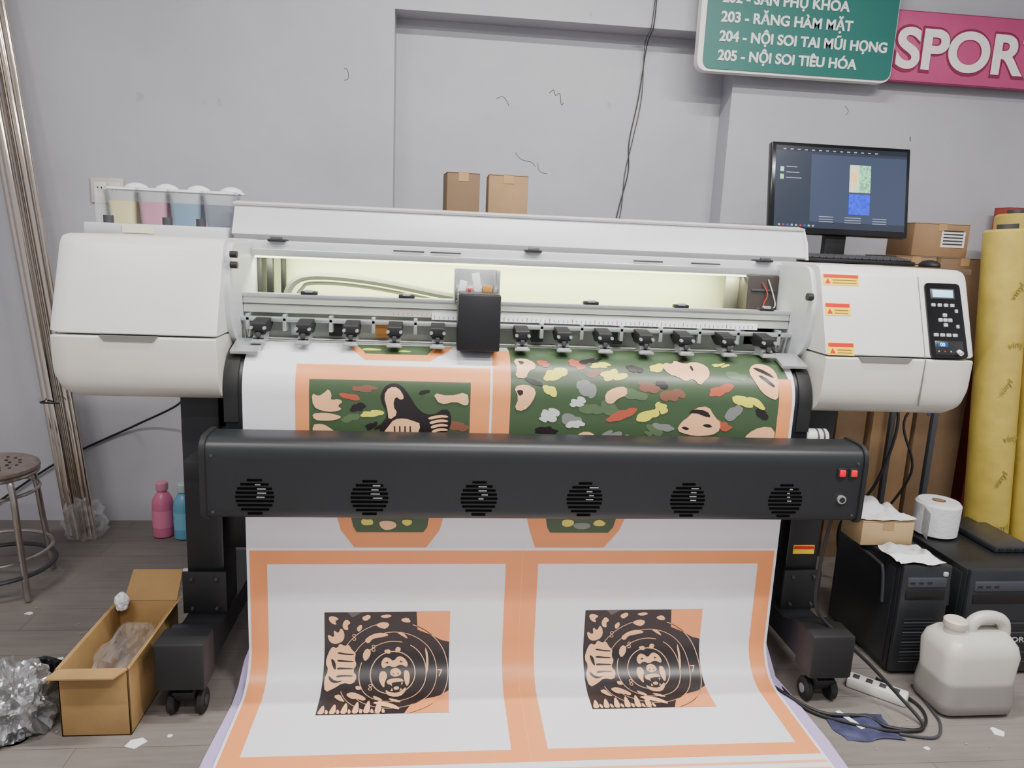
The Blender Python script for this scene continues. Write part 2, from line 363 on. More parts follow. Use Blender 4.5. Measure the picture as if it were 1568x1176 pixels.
for x in(-.6+.02,-.47,-.33,-.2,-.07,.33,.46,.59,.72,.85,.98,1.12):
    box("pinch_mount",x-.006,x+.006,2.30,2.33,1.10,1.15,ALU,PR,.002)
for x in(-.53,-.40,-.26,-.13,0.0,.26,.39,.52,.65,.78,.92,1.05):
    ext("roller_bracket",rnd([(2.225,1.105),(2.225,1.132),(2.30,1.142),(2.33,1.12),(2.29,1.10)],.006,3),'x',x-.021,x+.021,BLACKM,PR)
    ext("roller_lever",[(2.22,1.074),(2.215,1.082),(2.26,1.108),(2.29,1.105),(2.28,1.078)],'x',x-.017,x+.017,ALU,PR)
    box("roller_tab",x-.023,x+.023,2.205,2.225,1.072,1.080,ALU,PR,.002)
    cyl("pinch_wheel",(x-.016,2.225,1.080),(x+.016,2.225,1.080),.008,BLACKM,PR,n=14)
    for s in(-1,1): cyl("roller_screw",(x+s*.019,2.222,1.118),(x+s*.019,2.212,1.118),.005,ALU,PR,n=10)
    box("roller_spring",x-.006,x+.006,2.215,2.226,1.090,1.104,GREYD,PR,.001)
box("carriage_cover",.058,.186,2.17,2.318,1.072,1.243,BLACK,PR,.006)
box("carriage_back",.05,.19,2.318,2.46,1.215,1.255,ALU,PR,.004)
box("carriage_top_frame",.05,.19,2.40,2.41,1.20,1.308,ALU,PR,.002)
box("carriage_side",.048,.054,2.31,2.41,1.20,1.308,ALU,PR,.002);box("carriage_side_r",.186,.192,2.31,2.41,1.20,1.308,ALU,PR,.002)
box("ribbon_cable",.062,.085,2.30,2.31,1.235,1.275,mat("ribbon_white",(240,240,240),.4),PR,.001,rot=(0,12,0))
box("ribbon_cable2",.105,.13,2.29,2.30,1.235,1.300,mat("ribbon_white",(240,240,240),.4),PR,.001,rot=(0,-10,0))
box("carriage_board",.135,.165,2.28,2.31,1.24,1.262,mat("amber",(190,130,60),.5),PR,.002)
box("carriage_chip",.090,.100,2.28,2.31,1.24,1.252,RED,PR,.002)
box("carriage_post",.168,.174,2.28,2.31,1.24,1.30,ALU,PR,.001)
arc=[(2.27-.128*math.sin(a),.933+.128*math.cos(a)) for a in [i*math.pi/2/12 for i in range(13)]]
ext("platen",[(2.46,1.061)]+arc+[(2.142,.66),(2.2,.64),(2.30,.80),(2.46,.95)],'x',-.608,1.17,BLACK,PR)
for x0,x1 in((-.612,-.572),(1.13,1.172)):
    arc2=[(2.27-.133*math.sin(a),.933+.133*math.cos(a)) for a in [i*math.pi/2/12 for i in range(13)]]
    ext("platen_end_cap",[(2.40,1.066)]+arc2+[(2.137,.85),(2.2,.85),(2.40,.95)],'x',x0,x1,BLACKM,PR)
box("edge_clip_left",-.60,-.52,2.17,2.26,1.058,1.069,ALU,PR,.002,rot=(18,0,0))
box("edge_clip_right",1.08,1.162,2.17,2.26,1.058,1.069,ALU,PR,.002,rot=(18,0,0))
cyl("feed_knob",(1.172,2.16,.83),(1.245,2.16,.83),.026,mat("knob_white",(205,205,198),.5),PR,bev=.004)
for k in(0,1): cyl("feed_knob_rim",(1.205+k*.02,2.16,.83),(1.210+k*.02,2.16,.83),.0275,GREYD,PR)
cyl("takeup_hub",(-.61,2.17,.855),(-.565,2.17,.855),.018,WHITE2,PR)
BARM=mat("dryer_bar_black",(30,32,35),.42,noise=.05,bump=.03,bs=400)
barp=rnd([(2.085,.845),(1.99,.845),(1.965,.82),(1.965,.63),(1.98,.617),(2.085,.617)],[.01,.03,.03,.02,.012,.01],5)
ext("dryer_bar",barp,'x',-.618,1.262,BARM,PR)
for x0,x1 in((-.632,-.617),(1.262,1.275)):
    ext("dryer_end_cap",rnd([(2.09,.85),(1.985,.85),(1.96,.825),(1.96,.625),(1.975,.612),(2.09,.612)],[.01,.03,.03,.02,.012,.01],5),'x',x0,x1,BLACKM,PR,bev=.002)
box("bar_mount_l",-.70,-.60,2.04,2.30,.70,.76,BLACKM,PR,.004);box("bar_mount_r",1.20,1.27,2.04,2.30,.70,.76,BLACKM,PR,.004)
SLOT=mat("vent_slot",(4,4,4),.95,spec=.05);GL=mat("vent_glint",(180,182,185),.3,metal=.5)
rg=random.Random(5)
for fi,fx in enumerate((-.488,-.178,.127,.43,.735,1.032)):
    for k in range(9):
        dz=-.048+k*.012;L=math.sqrt(max(.0004,.052**2-dz*dz))
        z=.684+dz
        box("vent_slot",fx-L,fx+L,1.9630,1.9665,z-.0032,z+.0032,SLOT,PR,.001)
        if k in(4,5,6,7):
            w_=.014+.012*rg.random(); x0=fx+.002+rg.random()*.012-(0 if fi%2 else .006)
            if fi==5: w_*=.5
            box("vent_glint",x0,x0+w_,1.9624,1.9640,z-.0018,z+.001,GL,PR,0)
for x in(1.196,1.232):
    box("rocker_bezel",x-.013,x+.013,1.959,1.97,.758,.786,BLACKM,PR,.002)
    box("rocker_switch",x-.009,x+.009,1.954,1.965,.762,.782,mat("rocker_red",(210,25,30),.3,emit=.4),PR,.003)
cyl("power_socket",(1.205,1.967,.69),(1.205,1.958,.69),.013,ALU,PR);cyl("power_socket_in",(1.205,1.96,.69),(1.205,1.955,.69),.008,BLACKM,PR)
for z in(.64,.80):
    for x in(-.60,1.245): cyl("bar_screw",(x,1.966,z),(x,1.962,z),.004,GREYD,PR,n=10)
for xs,x0,x1,fx0,fx1 in(("left",-.77,-.655,-.775,-.635),("right",1.205,1.32,1.17,1.31)):
    box(xs+"_leg",x0,x1,2.24,2.38,.16,.915,BLACK,PR,.008)
    box(xs+"_leg_plate",x0-.01,x1+.01,2.22,2.232,.20,.34,BLACKM,PR,.003)
    for zz in(.22,.32):
        for xx in(x0+.02,x1-.02): cyl("leg_bolt",(xx,2.22,zz),(xx,2.212,zz),.005,GREYD,PR,n=8)
    ext(xs+"_foot_beam",rnd([(1.96,.12),(1.96,.24),(2.09,.24),(2.15,.20),(2.72,.20),(2.76,.12)],.015,3),'x',fx0+.01,fx1-.01,BLACK,PR,bev=.003)
    box(xs+"_foot_cap",fx0,fx1,1.95,2.05,.105,.25,BLACKM,PR,.01)
    for cy in(2.0,2.68):
        cx=(fx0+fx1)/2
        cyl("caster_stem",(cx,cy,.12),(cx,cy,.075),.016,ALU,PR)
        ext("caster_fork",rnd([(cy-.035,.09),(cy+.02,.09),(cy+.03,.035),(cy+.005,.035)],.006,3),'x',cx-.028,cx+.028,BLACKM,PR)
        for s in(-1,1):
            cyl("caster_wheel",(cx+s*.03,cy+.012,.037),(cx+s*.052,cy+.012,.037),.037,BLACKM,PR,bev=.005)
            cyl("caster_hub",(cx+s*.05,cy+.012,.037),(cx+s*.054,cy+.012,.037),.015,GREYD if s>0 else ALU,PR)
box("cross_beam",-.66,1.21,2.27,2.35,.40,.52,BLACK,PR,.006)
box("under_rail",-.66,1.21,2.27,2.35,.80,.90,BLACK,PR,.006)
box("leg_sticker",1.225,1.30,2.236,2.240,.395,.425,YEL,PR,0);box("leg_sticker_red",1.227,1.298,2.234,2.239,.413,.423,RED,PR,0)
box("ink_shelf",-1.175,-.715,2.60,2.90,1.365,1.405,WHITE2,PR,.006)
TCL=mat("tank_clear",(215,218,220),.15,alpha=.22)
box("ink_shelf_wall",-1.178,-1.168,2.70,2.92,1.40,1.52,mat("tank_haze",(205,208,210),.2,alpha=.5),PR,.002)
for x in(-1.11,-.92,-.81): cyl("ink_pump_cap",(x,2.64,1.402),(x,2.64,1.43),.016,GREYD,PR)
box("ink_label",-1.05,-.95,2.595,2.60,1.375,1.402,mat("label_cream",(220,215,190),.5),PR,0)
inks=[((206,194,126),),((184,96,134),),((56,114,148),),((72,82,106),)]
xs=[-1.165,-1.06,-.955,-.84,-.725]
for i in range(4):
    a,b=xs[i]+.004,xs[i+1]-.004;c=inks[i][0]
    def ring(k,z): return [(x,y,z) for x,y in rnd([(a+k,2.74+k),(b-k,2.74+k),(b-k,2.86-k),(a+k,2.86-k)],.018,3)]
    loft("ink_tank_fill",[ring(.010,1.406),ring(.006,1.482)],mat("ink_fill_%d"%i,c,.3),PR)
    loft("ink_tank_back",[ring(.009,1.482),ring(.004,1.515)],mat("tank_haze",(205,208,210),.2,alpha=.5),PR,cap=False)
    loft("ink_tank",[ring(.007,1.404),ring(.0,1.525)],TCL,PR,cap=False)
    loft("ink_tank_rim",[ring(-.002,1.521),ring(-.002,1.529)],mat("tank_rim",(225,228,230),.3),PR)
    lathe("ink_tank_lid",((a+b)/2+.025,2.83,1.527),[(.036,0),(.040,.006),(.034,.014),(.015,.022),(0,.024)],mat("lid_white",(232,234,236),.35),PR,24)
    box("ink_tank_spout",(a+b)/2+.04,(a+b)/2+.075,2.80,2.84,1.525,1.533,mat("lid_white",(232,234,236),.35),PR,.003,rot=(0,14,0))

# ---------------------------------------------------------------- PRINTED SHEET
SH=E("printed_vinyl_banner",(.28,2.1,0))
cuts=[0,.18]+[.18+.204*i/18 for i in range(1,19)]+[.50,.62,.75,.9,1.05,1.182]+[1.182+.1885*i/18 for i in range(1,19)]+[1.5,1.65,1.8,2.0,2.3]
def base(s):
    if s<=.18: return (2.45-s,1.063),(0,1)
    if s<=.384:
        a=(s-.18)/.204*math.pi/2; return (2.27-.13*math.sin(a),.933+.13*math.cos(a)),(-math.sin(a),math.cos(a))
    if s<=1.182: return (2.14,.933-(s-.384)),(-1,0)
    if s<=1.3705:
        a=(s-1.182)/.1885*math.pi/2; return (2.02+.12*math.cos(a),.135-.12*math.sin(a)),(-math.cos(a),math.sin(a))
    d=s-1.3705; return (2.02-d,.015),(0,1)
tab=[(s,)+base(s) for s in cuts]
def smap(x,s,off):
    s=max(0,min(2.2999,s))
    for i in range(len(tab)-1):
        if tab[i][0]<=s<=tab[i+1][0]+1e-9:
            t=(s-tab[i][0])/(tab[i+1][0]-tab[i][0]+1e-12);break
    (y0,z0),(y1,z1)=tab[i][1],tab[i+1][1];(a0,b0),(a1,b1)=tab[i][2],tab[i+1][2]
    y=y0*(1-t)+y1*t;z=z0*(1-t)+z1*t;ny=a0*(1-t)+a1*t;nz=b0*(1-t)+b1*t
    return Vector((x,y+ny*off,z+nz*off))
ART={}
ORANGE=(232,149,92);TAN=(240,184,138);INK=(38,32,34);GRN=(64,84,58)
def P(pts,col,layer):
    ART.setdefault((layer,col),[]).append(pts)
def chk(pts,n=2):
    for _ in range(n):
        o=[];L=len(pts)
        for i in range(L):
            a=pts[i];b=pts[(i+1)%L]
            o.append((a[0]*.75+b[0]*.25,a[1]*.75+b[1]*.25));o.append((a[0]*.25+b[0]*.75,a[1]*.25+b[1]*.75))
        pts=o
    return pts
def blob(cx,cy,rx,ry,seed,n=8,j=.3,rot=0):
    rg=random.Random(seed);out=[]
    for i in range(n):
        a=2*math.pi*i/n+rg.uniform(-.12,.12);k=1.1+rg.uniform(-j,j)
        x=math.cos(a)*rx*k;y=math.sin(a)*ry*k
        out.append((cx+x*math.cos(rot)-y*math.sin(rot),cy+x*math.sin(rot)+y*math.cos(rot)))
    return chk(out)
def rect(x0,x1,s0,s1): return [(x0,s0),(x1,s0),(x1,s1),(x0,s1)]
P(rect(-.56,1.117,0,2.3),"PAPER",0)
def Lm(pts):
    return [(-.37+(u-478)/244*.47,.335+(v-585)/87*.182) for u,v in pts]
P(rect(-.41,.160,.288,.70),ORANGE,1);P(rect(.168,.222,.195,.70),ORANGE,1)
P(rect(-.37,.102,.335,.70),GRN,2)
P([(-.29,.15),(-.245,.235),(-.215,.268),(-.02,.268),(.035,.215),(.05,.15)],ORANGE,1)
P([(-.265,.15),(-.215,.24),(-.03,.24),(.01,.15)],GRN,2)
for q in[(-.2,.215,.03,.008),(-.1,.222,.02,.006)]: P(blob(q[0],q[1],q[2],q[3],3),(196,206,70),3)
cols={'y':(228,220,74),'r':(176,84,62),'g':(124,128,124),'w':(200,203,200),'k':INK,'t':TAN,'d':(86,106,76),'n':(124,82,66)}
KL={'d':0,'n':.6,'g':.3,'r':.9,'y':1.2,'w':1.5,'k':1.8}
def bl(mapf,k,cx,cy,rx,ry,seed,layer=3,rot=None,j=.26):
    rg=random.Random(seed*7+3);rot=rg.uniform(-.5,.5);rx*=1.25;ry*=1.15;layer=3+KL[k]
    P(mapf(blob(cx-rx*.2,cy,rx*.8,ry*.75,seed,8,j,rot)),cols[k],layer)
    a=rg.uniform(.2,1.1)*rg.choice((-1,1))
    P(mapf(blob(cx+rx*.65*math.cos(a),cy+ry*.75*math.sin(a),rx*.6,ry*.6,seed+99,8,j,rot)),cols[k],layer+.1)
    P(mapf(blob(cx-rx*.7,cy-ry*.7*math.sin(a),rx*.42,ry*.45,seed+199,7,j,rot)),cols[k],layer+.2)
for a in[('y',572,633,13,5,1),('r',540,608,12,4,2),('k',552,624,9,5,3),('k',576,650,10,4,4),('n',560,597,14,4,5),('k',652,600,6,3,6),('y',500,664,8,3,7),('d',620,662,22,5,9),('n',706,648,12,7,11),('d',540,640,10,6,12)]: bl(Lm,*a)
TL=5.5
for pts in([(482,604),(492,609),(502,603),(507,598),(512,606),(510,614),(522,612),(529,616),(520,622),(528,627),(514,631),(498,630),(484,624)],
           [(482,634),(500,632),(516,634),(528,638),(516,643),(500,644),(486,643)],
           [(482,650),(496,648),(506,652),(520,662),(532,660),(530,668),(510,672),(486,672)]): P(Lm(chk(pts,1)),TAN,TL)
P(Lm(chk([(664,600),(690,605),(718,598),(721,616),(714,618),(700,612),(676,618)],1)),TAN,TL)
P(Lm(chk([(584,610),(590,594),(602,588),(616,590),(630,606),(640,622),(656,634),(660,648),(648,662),(628,672),(586,672),(584,650),(598,634)],1)),INK,TL)
P(Lm(chk([(590,606),(598,594),(612,594),(622,608),(616,612),(608,606),(604,620),(612,632),(598,642),(596,626)],1)),TAN,6)
P(Lm(chk([(606,640),(622,638),(636,642),(648,646),(640,668),(628,672),(596,672),(590,660),(598,650)],1)),TAN,6)
P(Lm(chk([(640,626),(664,634),(684,622),(694,630),(694,650),(680,664),(655,664),(646,648)],1)),INK,6.5)
for i in range(4): P(Lm(chk([(658+i*2,636+i*6.5),(676,632+i*6.5),(688,633+i*6.5),(690,636+i*6.5),(676,636+i*6.5),(660+i*2,640+i*6.5)],1)),TAN,7)
for i in range(4): P(Lm([(606+i*8,650),(608+i*8,649),(609+i*8,668),(606.5+i*8,668)]),INK,7)
P(Lm(chk([(556,672),(572,664),(583,666),(583,672)],1)),INK,TL)
def Rm(pts):
    o=[]
    for u,v in pts:
        v2=v-(u-780)*.014
        if v2<600: s=.231+(v2-545)/55*.109
        else: s=.340+(v2-600)/75*.172
        o.append((.222+(u-780)/403*.84,max(s,.12)))
    return o
P(rect(.222,1.030,.12,.70),GRN,1);P(rect(1.065,1.108,.30,.70),ORANGE,1)
P([(1.03,.12),(1.065,.12),(1.10,.30),(1.065,.30),(1.065,.70),(1.03,.70)],GRN,1)
for a in[('y',845,583,13,11,1),('y',838,606,8,6,2),('y',915,565,12,5,3),('y',932,582,14,9,4),('y',1000,568,9,8,5),('y',985,640,12,8,6),('y',1005,628,8,6,8),('y',1135,620,18,7,7),('y',1100,560,10,3,23),
    ('r',880,562,10,8,8),('r',945,640,16,8,9),('r',1095,605,14,8,10),('n',985,600,12,8,11),('n',905,580,10,7,12),('n',1020,612,14,8,31),('r',1100,652,12,6,32),('r',830,562,8,5,38),
    ('g',890,602,10,14,13),('g',870,645,10,10,14),('g',940,668,16,6,15),('g',1115,636,9,12,16),('g',1010,655,12,5,17),('d',900,630,14,8,39),('d',960,610,14,8,40),('d',1120,580,12,8,41),
    ('w',840,640,12,7,20),('w',880,622,10,5,21),('w',876,652,10,5,22),('d',930,630,12,10,24),('d',1000,660,14,6,26),
    ('k',965,570,9,7,27),('k',835,660,12,5,28),('k',900,555,14,4,29),('k',1005,596,7,5,33),('k',1160,636,8,6,34),('k',815,594,10,4,35),('k',1040,552,12,3,36)]: bl(Rm,*a)
for pts in([(784,556),(800,552),(815,560),(818,572),(806,578),(802,590),(786,588),(790,572)],[(784,602),(802,598),(818,606),(812,622),(800,634),(786,632),(792,616)],
    [(918,610),(932,602),(950,600),(952,612),(938,616),(930,624),(920,622)],
    [(1008,566),(1014,556),(1024,560),(1030,550),(1044,560),(1060,552),(1078,562),(1080,580),(1070,590),(1062,598),(1052,586),(1040,592),(1030,584),(1016,580)],
    [(1140,574),(1152,556),(1172,556),(1184,572),(1184,600),(1182,618),(1168,614),(1156,606),(1148,592)],
    [(1030,660),(1036,648),(1048,640),(1056,628),(1076,626),(1086,640),(1098,650),(1094,664),(1070,668),(1048,666)],
    [(876,672),(886,662),(902,662),(912,672),(908,685),(880,685)],[(1140,664),(1160,654),(1182,656),(1184,680),(1150,684),(1134,676)]):
    P(Rm(chk(pts,1)),TAN,TL)
for pts in([(1046,636),(1052,630),(1074,632),(1082,642),(1070,640),(1060,636)],[(1036,656),(1042,654),(1050,657),(1046,660)],[(1068,652),(1078,650),(1086,655),(1076,656)],[(1146,566),(1158,564),(1180,582),(1176,585)],[(1152,580),(1162,580),(1180,598),(1174,600)],
    [(790,558),(802,560),(796,568)],[(788,606),(798,606),(798,612),(792,614)],[(1050,564),(1054,562),(1056,572),(1052,574)]):
    P(Rm(chk(pts,1)),INK,6)
# --- lower print
P([(-.315,.66),(-.28,.80),(-.238,.857),(-.02,.857),(.02,.80),(.055,.66)],ORANGE,1);P([(-.27,.66),(-.242,.790),(-.232,.807),(-.03,.807),(-.018,.79),(.0,.66)],GRN,2)
P([(.265,.66),(.30,.80),(.32,.857),(.540,.857),(.585,.80),(.64,.66)],ORANGE,1);P([(.33,.66),(.355,.790),(.365,.807),(.55,.807),(.565,.79),(.60,.66)],GRN,2)
for x in(-.2,-.08,.42,.52): P(blob(x,.775,.018,.010,int(x*100)+50),(214,204,90),3)
for x in(-.14,.47): P(blob(x,.785,.026,.012,int(x*100)+70),TAN if x<0 else cols['g'],3.3)
P(rect(-.552,1.108,.867,.912),ORANGE,1)
for a,b in((-.552,-.50),(.23,.333),(1.056,1.108)): P(rect(a,b,.912,1.605),ORANGE,1)
P(rect(-.552,1.108,1.605,1.655),ORANGE,1)
P(rect(.2812,.2825,.86,1.655),(238,178,132),2)
P(rect(.161,.164,.2,.7),(240,235,230),2)
for i in range(3): P(rect(-.552,1.108,1.680+i*.028,1.690+i*.028),(238,176,134),1)
P(rect(-.552,1.108,1.77,1.83),ORANGE,1)
def target(x0,x1,s0,s1):
    def T(pts): return [(x0+(x1-x0)*a,s0+(s1-s0)*b) for a,b in pts]
    P(T([(0,0),(1,0),(1,1),(0,1)]),INK,2)
    P(T([(.73,0),(1,0),(1,.29),(.93,.27),(.85,.22),(.74,.17)]),ORANGE,3)
    P(T([(.66,1),(.70,.9),(.80,.82),(.92,.78),(1,.72),(1,1)]),ORANGE,3)
    P(T([(.18,.0),(.3,.0),(.22,.05)]),(90,80,76),3)
    cx,cy=.55,.56
    for r,w,a0,a1 in((.175,.007,0,360),(.265,.006,-60,200),(.265,.006,215,285),(.35,.005,-150,150),(.44,.006,-70,70),(.44,.005,200,262),(.42,.005,100,160)):
        n=40
        for i in range(n):
            t0=math.radians(a0+(a1-a0)*i/n);t1=math.radians(a0+(a1-a0)*(i+1)/n)
            P(T([(cx+math.cos(t)*rr,cy+math.sin(t)*rr*1.05) for t,rr in((t0,r),(t1,r),(t1,r+w),(t0,r+w))]),TAN,3)
    # roaring face drawn as highlights on black
    for f in([(.45,.47),(.48,.42),(.52,.43),(.55,.46),(.59,.41),(.64,.43),(.67,.48),(.66,.51),(.61,.48),(.56,.51),(.51,.49),(.47,.52)],
             [(.53,.53),(.57,.51),(.61,.53),(.62,.57),(.57,.59),(.53,.57)],
             [(.45,.54),(.49,.54),(.51,.58),(.49,.63),(.49,.69),(.46,.65),(.44,.60)],[(.64,.53),(.68,.54),(.69,.62),(.67,.68),(.65,.64),(.64,.59)],
             [(.50,.62),(.55,.60),(.62,.60),(.645,.63),(.61,.63),(.56,.635),(.52,.66)],
             [(.50,.70),(.53,.73),(.60,.74),(.64,.70),(.66,.68),(.66,.72),(.62,.78),(.55,.78),(.51,.75)],[(.56,.68),(.60,.67),(.61,.70),(.57,.71)],[(.57,.33),(.61,.34),(.60,.38),(.56,.38)],[(.47,.36),(.52,.35),(.53,.39),(.49,.39)]): P(T(chk(f,1)),TAN,4)
    for f in([(.545,.56),(.56,.555),(.56,.57)],[(.585,.555),(.60,.56),(.59,.57)],[(.48,.47),(.51,.46),(.51,.475)],[(.60,.45),(.63,.46),(.61,.47)]): P(T(f),INK,5)
    for f in([(.53,.655),(.545,.64),(.55,.67)],[(.62,.64),(.635,.64),(.625,.665)],[(.54,.72),(.55,.69),(.56,.72)],[(.61,.72),(.62,.69),(.63,.71)]): P(T(f),TAN,6)
    # fist with knuckled fingers and thumb
    P(T(chk([(.03,.38),(.06,.32),(.10,.34),(.12,.29),(.16,.32),(.19,.30),(.22,.36),(.25,.38),(.24,.44),(.26,.48),(.23,.53),(.27,.58),(.24,.65),(.16,.63),(.10,.68),(.03,.72),(.01,.6),(.04,.52),(.01,.46)],1)),TAN,4)
    for k in range(4): P(T(chk([(.11,.37+k*.065),(.17,.385+k*.06),(.235,.39+k*.06),(.235,.400+k*.06),(.17,.398+k*.06),(.10,.385+k*.068)],1)),INK,5)
    P(T(chk([(.04,.56),(.10,.62),(.17,.61),(.10,.64),(.05,.61)],1)),INK,5.3)
    P(T(chk([(.05,.42),(.09,.45),(.10,.53),(.07,.50)],1)),INK,5.3)
    for f in([(.02,.20),(.08,.24),(.07,.16),(.11,.20),(.13,.14),(.16,.20),(.15,.27),(.09,.30),(.04,.28)],[(.03,.05),(.06,.03),(.12,.06),(.08,.08),(.10,.12),(.05,.10)],[(.14,.11),(.17,.06),(.21,.10),(.18,.12),(.19,.17),(.15,.16)],[(.25,.15),(.29,.11),(.30,.15),(.27,.19)]): P(T(chk(f,1)),TAN,4)
    for f in([(.31,.27),(.37,.21),(.46,.19),(.52,.22),(.44,.24),(.38,.25),(.35,.30)],[(.40,.12),(.46,.09),(.52,.11),(.49,.16),(.44,.15)],[(.57,.19),(.63,.20),(.67,.26),(.62,.23)],[(.30,.40),(.33,.34),(.37,.36),(.36,.42),(.32,.46)],[(.29,.05),(.35,.02),(.37,.05),(.32,.09)],[(.43,.04),(.50,.02),(.54,.04),(.48,.06)],
        [(.80,.32),(.83,.40),(.835,.52),(.81,.60),(.82,.48)],[(.60,.07),(.66,.05),(.69,.10),(.63,.10)]): P(T(chk(f,1)),TAN,4.3)
    for k in range(6):
        a=.01+k*.085;P(T(chk([(a,.99),(a+.005,.95-k*.01),(a+.03,.87-k*.015),(a+.045,.91-k*.01),(a+.05,.99)],1)),TAN,4)
        P(T(chk([(a+.055,.99),(a+.055,.93),(a+.075,.95),(a+.08,.99)],1)),TAN,4.3)
    for f in([(.19,.74),(.25,.72),(.32,.76),(.36,.80),(.34,.83),(.29,.80),(.24,.80)],[(.10,.76),(.15,.74),(.18,.80),(.20,.84),(.15,.82)],[(.40,.85),(.50,.84),(.60,.90),(.63,.96),(.56,.93),(.46,.89)],[(.26,.66),(.31,.67),(.31,.70),(.27,.70)],[(.40,.76),(.46,.79),(.49,.83),(.43,.82)],[(.52,.80),(.58,.81),(.64,.86),(.57,.85)]): P(T(chk(f,1)),TAN,5)
    for X,Y in((.235,.235),(.39,.34),(.38,.68)):
        n=14
        for dy in(-.016,.016):
            for i in range(n):
                t0=2*math.pi*i/n;t1=2*math.pi*(i+1)/n
                P(T([(X+math.cos(t)*rr,Y+dy+math.sin(t)*rr) for t,rr in((t0,.010),(t1,.010),(t1,.015),(t0,.015))]),TAN,6 if dy<0 else 6.3)
    P(T([(.91,.53),(.945,.53),(.945,.54),(.925,.59),(.917,.59),(.935,.54),(.91,.54)]),TAN,6)
target(-.33,.06,1.072,1.435);target(.495,.885,1.072,1.435)

for (layer,col),pl in ART.items():
    bm=bmesh.new()
    for pts in pl:
        try:
            f=bm.faces.new([bm.verts.new((x,s,0)) for x,s in pts])
        except Exception: continue
    bm.normal_update()
    bmesh.ops.triangulate(bm,faces=bm.faces[:],ngon_method='EAR_CLIP')
    smin=min(v.co.y for v in bm.verts);smax=max(v.co.y for v in bm.verts)
    for c in cuts:
        if smin+1e-5<c<smax-1e-5:
            bmesh.ops.bisect_plane(bm,geom=bm.verts[:]+bm.edges[:]+bm.faces[:],dist=1e-6,plane_co=(0,c,0),plane_no=(0,1,0))
    bm.normal_update()
    fl=[f for f in bm.faces if f.normal.z<0]
    if fl: bmesh.ops.reverse_faces(bm,faces=fl)
    for v in bm.verts: v.co=smap(v.co.x,v.co.y,.0012+.0004*layer)
    bm.normal_update(); bmesh.ops.reverse_faces(bm,faces=bm.faces[:])
    if col=="PAPER":
        m=PAPER;nm="vinyl_sheet"
    else:
        m=mat("ink_%d_%d_%d"%col,col,.36,noise=.02);nm="print_layer"
    me=D.meshes.new(nm);bm.to_mesh(me);bm.free();me.materials.append(m)
    for f in me.polygons:f.use_smooth=True
    o=D.objects.new(nm,me);COL.objects.link(o);par(o,SH)
LIL=mat("lilac_backing",(180,162,206),.5,noise=.03)
bp=[(2.19,.30),(2.185,.14),(2.16,.07),(2.10,.02),(2.03,.007),(1.8,.005),(1.5,.005),(1.2,.005)]
bm=bmesh.new();rows=[]
for k,(y,z) in enumerate(bp):
    wv=.0 if k<2 else .036
    x0=-.56-wv*(.2+.8*min(1,k/5))+.004*math.sin(k*2);x1=1.115+wv*(.5+.8*min(1,k/5))+.008*math.sin(k*1.7)
    rows.append([bm.verts.new((x0+(x1-x0)*i/20,y,z)) for i in range(21)])
for i in range(len(rows)-1):
    for j in range(20): bm.faces.new((rows[i][j],rows[i][j+1],rows[i+1][j+1],rows[i+1][j]))
fin(bm,"lilac_backing_sheet",LIL,SH,True)

# ---------------------------------------------------------------- signs
G=E("clinic_directory_sign",(1.58,3.42,2.5))
GM=mat("sign_green",(34,106,98),.4,noise=.03);SW=mat("sign_white",(236,236,232),.45,noise=.01)
gp=[(1.125,2.190),(2.045,2.190),(2.045,2.95),(1.125,2.95)]
ext("sign_border",rnd(gp,.05,6),'y',3.395,3.44,SW,G)
ext("sign_face",rnd([(1.150,2.200),(2.040,2.200),(2.040,2.940),(1.150,2.940)],.042,6),'y',3.390,3.40,GM,G)
for x in(1.42,1.95): box("sign_bracket",x,x+.05,3.44,3.50,2.2,2.9,ALU,G,.003)
rows_=[("205 - NỘI SOI TIÊU HÓA",2.238,.655),("204 - NỘI SOI TAI MŨI HỌNG",2.318,.79),("203 - RĂNG HÀM MẶT",2.398,.615),("202 - SẢN PHỤ KHOA",2.478,.59),("201 - KHÁM NỘI",2.558,.5),("200 - TIẾP ĐÓN",2.638,.48)]
for s,z,wd in rows_:
    text("sign_text",s,1.215,3.388,z,wd,.043,SW,G,.022)
    text("sign_text_bold",s,1.2165,3.3885,z+.0012,wd,.043,SW,G,.022)
text("sign_title","PHÒNG KHÁM",1.25,3.388,2.78,.65,.09,SW,G,.02)
K=E("sports_sign",(2.6,3.45,2.36))
PK=mat("sign_magenta",(182,72,118),.4,noise=.04)
box("sign_board",2.055,3.35,3.425,3.455,2.213,2.515,PK,K,.004)
box("sign_edge",2.05,3.355,3.43,3.46,2.208,2.52,mat("sign_edge_dark",(130,50,84),.5),K,.003)
for x in(2.2,3.1): box("sign_bracket",x,x+.03,3.455,3.50,2.25,2.48,ALU,K,.002)
text("sign_text_outline","SPORT",2.062,3.423,2.266,.81,.186,mat("sign_dark_pink",(130,34,74),.4),K,.05)
text("sign_text","SPORT",2.073,3.4205,2.274,.785,.172,mat("sign_letter",(240,228,232),.4),K,.03)
